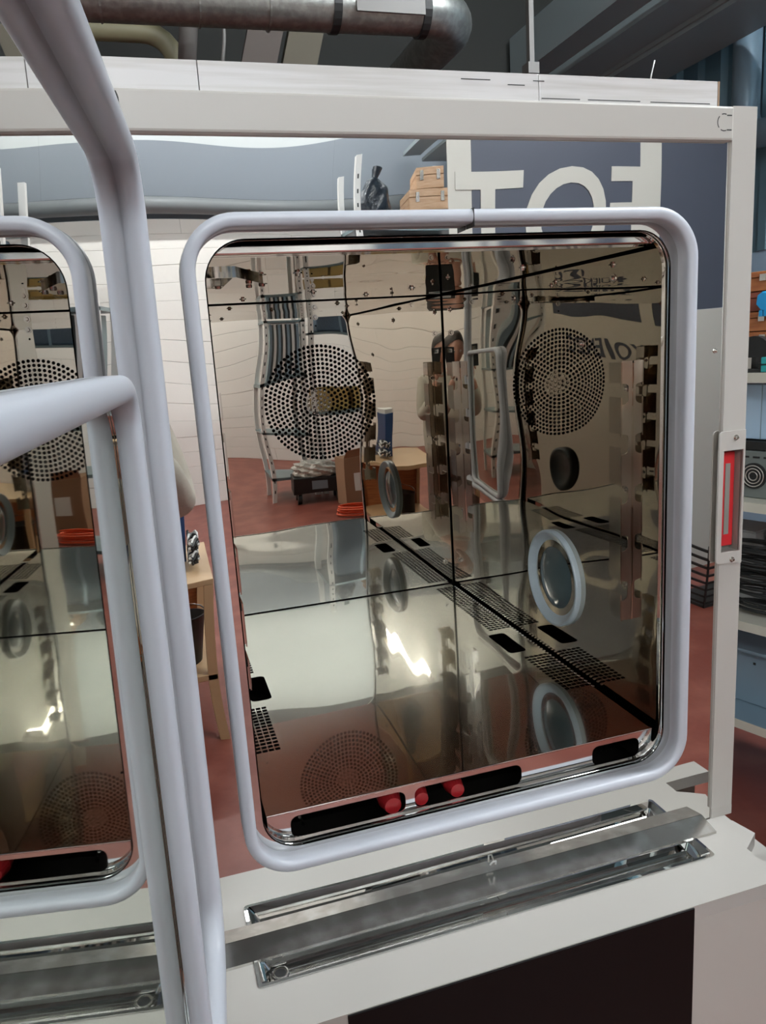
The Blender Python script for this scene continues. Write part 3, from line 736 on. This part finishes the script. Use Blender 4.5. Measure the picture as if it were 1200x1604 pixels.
# ================================================================== things behind the camera (seen mirrored in the steel)
# blue-green rack with panels
def rack_back(x0, x1, y0, y1, h, label, shelves):
    t = thing('steel_rack', label, 'shelving', ((x0+x1)/2, (y0+y1)/2, FL)); hx, hy = (x1-x0)/2, (y1-y0)/2
    for a in (-hx, hx-.05):
        for b in (-hy, hy-.05):
            u = obj('upright', B(a, a+.05, b, b+.05, 0, h), M['white'], t)
            bm = BM(); z = .1
            while z < h-.05: box(bm, a+.018, a+.032, b+.0495 if b > 0 else b-.0015, b+.0515 if b > 0 else b+.0005, z, z+.03); z += .10
            obj('slots', bm, M['black'], u, kind='stuff')
    for z in shelves:
        obj('shelf', B(-hx, hx, -hy, hy, z-.03, z), M['racksteel'], t)
    return t
rack_back(1.20, 1.74, -5.6, -5.0, 2.12, 'shorter white-post steel rack with blue panels behind the camera', (.25, .8, 1.35, 2.0))
rack_back(1.78, 2.75, -5.6, -5.0, 3.15, 'tall white-post steel rack carrying bags and wooden crates', (.25, 1.0, 1.8, 2.66))
for i in range(7):
    x = 1.29+.06*i; t = thing('insulating_board', ['leftmost blue-grey board', 'second blue-grey board', 'third blue-grey board', 'middle blue-grey board', 'fifth blue-grey board', 'sixth blue-grey board', 'rightmost blue-grey board'][i]+' standing in the shorter rack', 'board', (x, -5.3, FL+1.351), 0, 'panels standing in the shorter rack')
    obj('sheet', B(-.012, .012, -.25, .26, 0, .60), M['racksteel'], t); obj('edge_strip', B(-.016, .016, .261, .28, 0, .60), M['white'] if i % 2 else M['greyblue'], t)
for i, (x, y, r, s) in enumerate(((2.01, -5.17, .16, 1.0), (2.09, -5.45, .14, 1.3))):
    bm = BM(); bmesh.ops.create_icosphere(bm, subdivisions=4, radius=1)
    for v in bm.verts:
        n = math.sin(v.co.x*5+i)*math.sin(v.co.z*6)*.08+math.sin(v.co.y*9+v.co.z*4)*.05
        v.co *= 1+n; v.co = Vector((v.co.x*r*.9, v.co.y*r*.72, max(v.co.z, -.8)*r*1.25*s))
    z0 = min(v.co.z for v in bm.verts)
    t = thing('rubbish_bag', ('front' if i == 0 else 'rear') + ' crumpled black plastic bag on the tall rack', 'bag', (x, y, FL+2.664-z0))
    obj('sack', bm, M['bag'], t, True); bm = BM(); cyl(bm, (0, 0, r*1.2*s), (.02, 0, r*1.2*s+.07), .02, .045, n=12); obj('knot', bm, M['bag'], t)
t = thing('covered_load', 'slate blue sheeted load filling the middle shelf of the tall rack', 'load', (2.27, -5.3, FL+1.801))
obj('load', B(-.38, .38, -.22, .20, 0, .80, bev=.03), M['blueload'], t); obj('strap', B(-.05, -.02, -.225, .212, .0, .808), M['greyblue'], t); obj('strap', B(.15, .18, -.225, .212, .0, .808), M['greyblue'], t)
for i, (z, w) in enumerate(((2.661, .40), (2.793, .36), (2.925, .24))):
    t = thing('wooden_case', ['lowest pale wooden case on the tall rack', 'middle pale wooden case on the tall rack', 'topmost pale wooden case on the tall rack'][i], 'case', (2.50+.02*i, -5.3, FL+z), .1*i, 'wooden cases on the tall rack')
    obj('body', B(-w/2, w/2, -.17, .17, 0, .08, bev=.003), M['palewood'], t); obj('lid', B(-w/2, w/2, -.17, .17, .083, .130, bev=.003), M['palewood'], t)
    for q in (-.3, .3): obj('catch', B(q*w-.015, q*w+.015, .17, .18, .05, .11), M['steel'], t)
for i in range(3):
    t = thing('yellow_crate', ['left yellow plastic crate in the tall rack', 'centre yellow plastic crate in the tall rack', 'right yellow plastic crate in the tall rack'][i], 'crate', (1.98+.28*i, -5.3, FL+1.002), 0, 'yellow crates in the tall rack')
    obj('bottom', B(-.12, .12, -.2, .2, 0, .01), M['tray'], t)
    for a in ((-.12, .12, .19, .2, .01, .2), (-.12, .12, -.2, -.19, .01, .2), (-.12, -.11, -.19, .19, .01, .2), (.11, .12, -.19, .19, .01, .2)): obj('side', B(*a), M['tray'], t)
# dolly with film
t = thing('dolly', 'black wheeled dolly loaded with crumpled clear film', 'dolly', (1.66, -4.72, FL), .1)
obj('deck', B(-.27, .27, -.2, .2, .12, .30, bev=.01), M['black'], t); obj('label_plate', B(-.08, .08, .201, .205, .16, .26), M['greyblue'], t)
for a in (-.2, .2):
    for b in (-.14, .14): bm = BM(); cyl(bm, (a-.02, b, .06), (a+.02, b, .06), .06, n=16); obj('wheel', bm, M['black'], t)
bm = BM(); bmesh.ops.create_icosphere(bm, subdivisions=4, radius=1)
for v in bm.verts:
    n = math.sin(v.co.x*9)*math.sin(v.co.y*11+2)*.13+math.sin(v.co.z*13+v.co.x*7)*.08; v.co *= 1+n; v.co = Vector((v.co.x*.24, v.co.y*.18, max(v.co.z, -.55)*.13))
z0 = min(v.co.z for v in bm.verts)
t = thing('packing_film', 'heap of crumpled clear packing film on the dolly', 'film', (1.66, -4.72, FL+.301-z0)); obj('film_heap', bm, M['film'], t, False)
# cardboard box
t = thing('cardboard_box', 'tall brown cardboard box standing beside the orange cable', 'box', (1.98, -4.25, FL), -.1)
obj('body', B(-.17, .17, -.15, .15, 0, .58, bev=.004), M['card'], t)
for s_ in (-1, 1): bm = B(-.17, .17, 0, .13, -.003, .0, M4=Matrix.Translation((0, s_*.15, .583)) @ Matrix.Rotation(s_*.9, 4, 'X')); obj('flap', bm, M['card'], t)
obj('shipping_label', B(-.06, .08, .1505, .152, .18, .38), M['white'], t)
bm = BM(); pts = []
for q in range(0, 360*5, 20):
    a = math.radians(q); pts.append((.16*math.cos(a)*(1+.1*math.sin(a*.43)), .10*math.sin(a)*(1+.15*math.cos(a*.31)), .012+.018*q/360))
tube(bm, pts, .009, 7); t = thing('cable_coil', 'orange cable coiled on the red floor near the cardboard box', 'cable', (1.80, -3.72, FL)); obj('cable', bm, M['orange'], t)
# banner
t = thing('banner', 'slate blue and white hanging banner with big hand-drawn white letters', 'banner', (2.4, -2.95, FL))
obj('upper_cloth', B(-.52, .50, 0, .006, 1.78, 3.25), M['banner'], t)
obj('lower_cloth', B(-.52, .50, 0, .006, .12, 1.779), M['bannerwhite'], t)
obj('side_band', B(.501, .66, 0, .006, .12, 3.25), M['bannerwhite'], t)
obj('side_band', B(-.66, -.521, 0, .006, .12, 3.25), M['bannerwhite'], t)
obj('upper_cloth', B(.661, 1.20, 0, .006, 1.78, 3.25), M['banner'], t); obj('lower_cloth', B(.661, 1.20, 0, .006, .12, 1.779), M['bannerwhite'], t)
me = text_mesh('FOT', .62, .0015, .010); me.transform(Matrix.Translation((-.03, .0085, 2.115)) @ Matrix.Diagonal((1.0, 1, 1, 1)) @ Matrix(((-1, 0, 0, 0), (0, 0, 1, 0), (0, 1, 0, 0), (0, 0, 0, 1)))); obj('letters', me, M['bannerwhite'], t)
me = text_mesh('YOIENZC', .20, .0015, .003); me.transform(Matrix.Translation((.0, .0085, 1.42)) @ Matrix(((-1, 0, 0, 0), (0, 0, 1, 0), (0, 1, 0, 0), (0, 0, 0, 1)))); obj('letters', me, M['banner'], t)
bm = BM(); cyl(bm, (-.70, .003, 3.27), (1.24, .003, 3.27), .02, n=12); obj('top_pole', bm, M['steel'], t)
for a in (-.5, 1.0): bm = BM(); cyl(bm, (a, .003, 3.28), (a, .003, EYE+RZ), .004, n=6); obj('hanging_rope', bm, M['black'], t)
# desk at left with bin, cables and blue box
t = thing('workbench', 'beech workbench with a lower shelf left behind the camera', 'table', (.02, -2.45, FL))
obj('worktop', B(-.35, .16, -.45, .42, .72, .75, bev=.003), M['desk'], t); obj('lower_shelf', B(-.35, .16, -.45, .42, .25, .275, bev=.003), M['desk'], t)
obj('back_board', B(-.35, .16, -.45, -.43, .275, .72), M['wood'], t)
for a in (-.35, .12):
    for b in (-.43, .38): obj('leg', B(a, a+.04, b, b+.04, 0, .72), M['desk'], t)
t = thing('waste_bin', 'black waste bin on the workbench lower shelf', 'bin', (.05, -2.22, FL+.276))
bm = BM(); lathe(bm, [(.002, .0), (.08, .0), (.10, .24), (.104, .24), (.104, .246), (.096, .246), (.078, .006), (.002, .006)], 24); obj('bucket', bm, M['black'], t)
bm = BM(); tube(bm, [(.104*math.cos(a), 0, .24+.07*math.sin(a)) for a in [math.radians(q) for q in range(0, 181, 20)]], .004, 6); obj('handle', bm, M['steel'], t)
t = thing('blue_binder_box', 'dark blue upright box on the workbench', 'box', (.03, -2.62, FL+.751))
obj('body', B(-.05, .05, -.12, .12, 0, .36, bev=.004), M['blue'], t); obj('cap', B(-.045, .045, -.1, .1, .361, .40), M['white'], t)
for i, l in enumerate(('lower bundle of black and white cables on the workbench', 'upper bundle of black and white cables on the workbench')):
    t = thing('cable_bundle', l, 'cable', (.11, -2.40, FL+.751+.07*i)); 
    for j in range(7):
        bm = BM(); pts = [(.02*math.sin(j+q*.5), -.15+.03*q, .02+.03*abs(math.sin(q*.8+j))+.004*j) for q in range(11)]
        tube(bm, pts, .006, 6); obj('strand', bm, M['white'] if j % 3 == 0 else M['black'], t)
# grate in the floor at right
t = thing('floor_crate', 'dark wire-sided crate on the floor right of the banner', 'crate', (3.25, -2.6, FL))
obj('bottom', B(-.22, .22, -.2, .2, 0, .02), M['black'], t)
for k in range(8):
    obj('side_bar', B(-.22, .22, .19, .2, .03+k*.05, .045+k*.05), M['black'], t); obj('side_bar', B(-.22, -.21, -.2, .2, .03+k*.05, .045+k*.05), M['black'], t)
for k in range(5): obj('post_bar', B(-.22+k*.1075, -.21+k*.1075, .188, .202, 0, .42), M['black'], t)
for i in range(3):
    t = thing('grey_cabinet', ['nearest grey cabinet along the corrugated wall', 'middle grey cabinet along the corrugated wall', 'farthest grey cabinet along the corrugated wall'][i], 'cabinet', (4.2, -2.6-1.2*i, FL), 0, 'grey cabinets along the corrugated wall')
    obj('body', B(-.3, .3, -.5, .5, 0, 1.5+.2*i, bev=.005), M['rack'], t)
    for z in (.1, .55, 1.0): d_ = obj('drawer', B(-.315, -.301, -.47, .47, z, z+.40, bev=.004), M['greyblue'], t); obj('drawer_handle', B(-.33, -.316, -.1, .1, z+.3, z+.32), M['steel'], d_)

# ================================================================== photographer
def skinned(name, nodes, edges, m, parent, sub=2, root=0):
    me = bpy.data.meshes.new(name); me.from_pydata([n[0] for n in nodes], edges, []); me.materials.append(m)
    o = bpy.data.objects.new(name, me); COL.objects.link(o); o.parent = parent
    md = o.modifiers.new('skin', 'SKIN'); md.use_smooth_shade = True
    for i, n in enumerate(nodes):
        r = n[1]; me.skin_vertices[0].data[i].radius = (r, r) if not isinstance(r, tuple) else r
    for v in me.skin_vertices[0].data: v.use_root = False
    me.skin_vertices[0].data[root].use_root = True
    s = o.modifiers.new('sub', 'SUBSURF'); s.levels = sub; s.render_levels = sub
    return o
pr_ = thing('person', 'person in a cream hoodie and grey-brown trousers holding up a phone', 'person', (-.17, -1.56, FL))
# faces +y; local coords relative to feet
bodyN = [((0, 0, .98), (.11, .09)), ((0, .0, 1.12), (.14, .10)), ((0, .01, 1.28), (.165, .11)), ((0, .0, 1.40), (.12, .09)), ((0, .0, 1.49), .055), ((0, .01, 1.56), .052),
         ((.10, 0, .90), .095), ((.11, .02, .50), .062), ((.12, -.01, .12), .045), ((.12, .06, .045), .042), ((.125, .16, .035), .032),
         ((-.10, 0, .90), .095), ((-.11, .02, .50), .062), ((-.12, -.01, .12), .045), ((-.12, .06, .045), .042), ((-.125, .16, .035), .032),
         ((.17, 0, 1.41), .062), ((.22, .08, 1.17), .048), ((.19, .26, 1.30), .038), ((.15, .31, 1.42), .030),
         ((-.17, 0, 1.41), .062), ((-.25, .0, 1.14), .048), ((-.14, .18, 1.08), .038), ((-.06, .23, 1.10), .030)]
bodyE = [(0, 1), (1, 2), (2, 3), (3, 4), (4, 5), (0, 6), (6, 7), (7, 8), (8, 9), (9, 10), (0, 11), (11, 12), (12, 13), (13, 14), (14, 15), (3, 16), (16, 17), (17, 18), (18, 19), (3, 20), (20, 21), (21, 22), (22, 23)]
skinned('body', bodyN, bodyE, M['skin'], pr_)
# hoodie (sleeves and torso) and trousers grown a little larger round the same joints
skinned('hoodie', [((0, 0, .93), (.165, .125)), ((0, 0, 1.03), (.168, .128)), ((0, 0, 1.14), (.158, .118)), ((0, .01, 1.28), (.180, .125)), ((0, 0, 1.40), (.132, .104)), ((0, 0, 1.455), (.075, .070)),
                   ((.17, 0, 1.41), .076), ((.22, .08, 1.17), .062), ((.19, .26, 1.30), .050), ((.165, .295, 1.37), .044),
                   ((-.17, 0, 1.41), .076), ((-.25, .0, 1.14), .062), ((-.14, .18, 1.08), .050), ((-.09, .215, 1.095), .044)],
        [(0, 1), (1, 2), (2, 3), (3, 4), (4, 5), (4, 6), (6, 7), (7, 8), (8, 9), (4, 10), (10, 11), (11, 12), (12, 13)], M['hoodie'], pr_)
for s_ in (1, -1):
    skinned('trouser_leg', [((s_*.055, 0, 1.0), (.09, .10)), ((s_*.09, 0, .86), .108), ((s_*.11, .02, .50), .076), ((s_*.12, -.01, .16), .064), ((s_*.12, .0, .085), .062)], [(0, 1), (1, 2), (2, 3), (3, 4)], M['trousers'], pr_)
bm = BM(); n_ = 20
tube(bm, [(.075*math.cos(2*math.pi*k/n_), .012+.070*math.sin(2*math.pi*k/n_)-.02, 1.475+.02*math.sin(2*math.pi*k/n_+math.pi)) for k in range(n_)], .020, 8, closed=True); obj('hood', bm, M['hoodie'], pr_)
def oval(name, prof, m):
    bm = BM(); n = 36; rings = []
    for z, a, b in prof: rings.append([bm.verts.new((a*math.cos(2*math.pi*k/n), b*math.sin(2*math.pi*k/n), z)) for k in range(n)])
    for i in range(len(prof)-1):
        for k in range(n): bm.faces.new((rings[i][k], rings[i][(k+1) % n], rings[i+1][(k+1) % n], rings[i+1][k]))
    return obj(name, bm, m, pr_, True)
oval('hoodie_hem', [(.900, .165, .125), (.895, .176, .136), (.905, .182, .142), (.95, .186, .146), (1.05, .188, .145), (1.15, .182, .138), (1.25, .178, .130), (1.33, .165, .110), (1.36, .12, .08)], M['hoodie'])
oval('trouser_seat', [(.98, .150, .115), (.92, .168, .128), (.85, .172, .130), (.78, .160, .118), (.73, .12, .09), (.71, .05, .05)], M['trousers'])
# shoes
for s_ in (1, -1):
    bm = BM(); box(bm, s_*.122-.045, s_*.122+.045, -.07, .20, .0, .075, bev=.025); obj('shoe', bm, M['shoe'], pr_, True)
# head
bm = BM(); bmesh.ops.create_uvsphere(bm, u_segments=32, v_segments=24, radius=1)
for v in bm.verts:
    x, y, z = v.co; jaw = 1 - .28*max(0, -z)**1.3
    fx_ = .074*x*jaw; fy_ = .092*y*(1-.12*max(0, -z)); fz_ = .112*z
    if y > 0: fy_ -= .006*math.exp(-((abs(x)-.38)**2+(z-.02)**2)*18)*1.4      # eye sockets
    if y > .5: fy_ += .020*math.exp(-(x*x*60+(z+.18)**2*16))                    # nose
    if y > .5: fy_ += .006*math.exp(-(x*x*12+(z+.50)**2*60))                    # lips
    v.co = Vector((fx_, fy_, fz_))
hd = obj('head', bm, M['skin'], pr_, True); hd.location = (0, .035, 1.655); hd.rotation_euler = (-.12, 0, -.15)
for s_ in (1, -1):
    bm = BM(); bmesh.ops.create_uvsphere(bm, u_segments=12, v_segments=8, radius=.0105); e_ = obj('eye', bm, M['white'], hd, True); e_.location = (s_*.028, .0725, .004)
    bm = BM(); cyl(bm, (s_*.028, .0822, .004), (s_*.028, .0834, .004), .0045, n=12); obj('iris', bm, M['hair'], hd)
    bm = BM(); box(bm, -.008, .008, -.016, .016, -.028, .028, bev=.007); e_ = obj('ear', bm, M['skin'], hd, True); e_.location = (s_*.075, -.005, -.005)
bm = BM(); bmesh.ops.create_uvsphere(bm, u_segments=32, v_segments=24, radius=1)
for v in bm.verts: v.co = Vector((.081*v.co.x, .098*v.co.y-.006, .118*v.co.z+.004))
bmesh.ops.bisect_plane(bm, geom=bm.verts[:]+bm.edges[:]+bm.faces[:], plane_co=(0, .02, .015), plane_no=(0, .80, -.60), clear_outer=True)
obj('hair', bm, M['hair'], hd, True)
# hands, fingers
def hand(wrist, dirv, palmn, s_, curl):
    w = Vector(wrist); d = Vector(dirv).normalized(); nrm = Vector(palmn).normalized(); side = d.cross(nrm).normalized()*s_
    nodes = [(w[:], (.026, .018)), ((w+d*.045)[:], (.034, .014)), ((w+d*.085)[:], (.036, .012))]; edges = [(0, 1), (1, 2)]
    skinned('palm', nodes, edges, M['skin'], pr_, 1)
    for k, (off, L) in enumerate(((-.027, .070), (-.009, .080), (.009, .075), (.027, .060))):
        p = w+d*.075+side*off; pts = [p]; ang = 0; dd = d.copy()
        for j, f in enumerate((.42, .32, .26)):
            ang += curl[j]; dd = (d*math.cos(ang)+nrm*math.sin(ang)); p = p+dd*L*f; pts.append(p.copy())
        skinned('finger', [(q[:], .0085-.0008*i) for i, q in enumerate(pts)], [(i, i+1) for i in range(3)], M['skin'], pr_, 1)
    p = w+d*.03-side*.03; pts = [p, p-side*.02+d*.025+nrm*.01, p-side*.018+d*.05+nrm*.022, p-side*.008+d*.07+nrm*.03]
    skinned('thumb', [(q[:], .0105-.001*i) for i, q in enumerate(pts)], [(0, 1), (1, 2), (2, 3)], M['skin'], pr_, 1)
hand((.15, .31, 1.42), (.10, .06, .99), (0, -1, .1), 1, (.7, .9, .6))
hand((-.06, .23, 1.10), (.95, .25, .15), (0, -1, 0), -1, (.4, .5, .4))
# phone held right behind the camera
t = thing('phone', 'dark phone held upright in the raised hand of the photographer', 'phone', (0.0, -1.222, -.045), 0)
obj('case', B(-.038, .038, -.0045, .0045, -.085, .075, bev=.004), M['black'], t); obj('lens_plate', B(-.018, .018, .0046, .0065, .035, .062, bev=.0008), M['steel'], t)
bm = BM(); cyl(bm, (0, .0066, .0485), (0, .0085, .0485), .007, n=16); obj('lens', bm, M['portglass'], t)

# ------------------------------------------------------------------ lift everything to the real floor
for o in list(S.objects):
    if o.parent is None: o.location.z += EYE
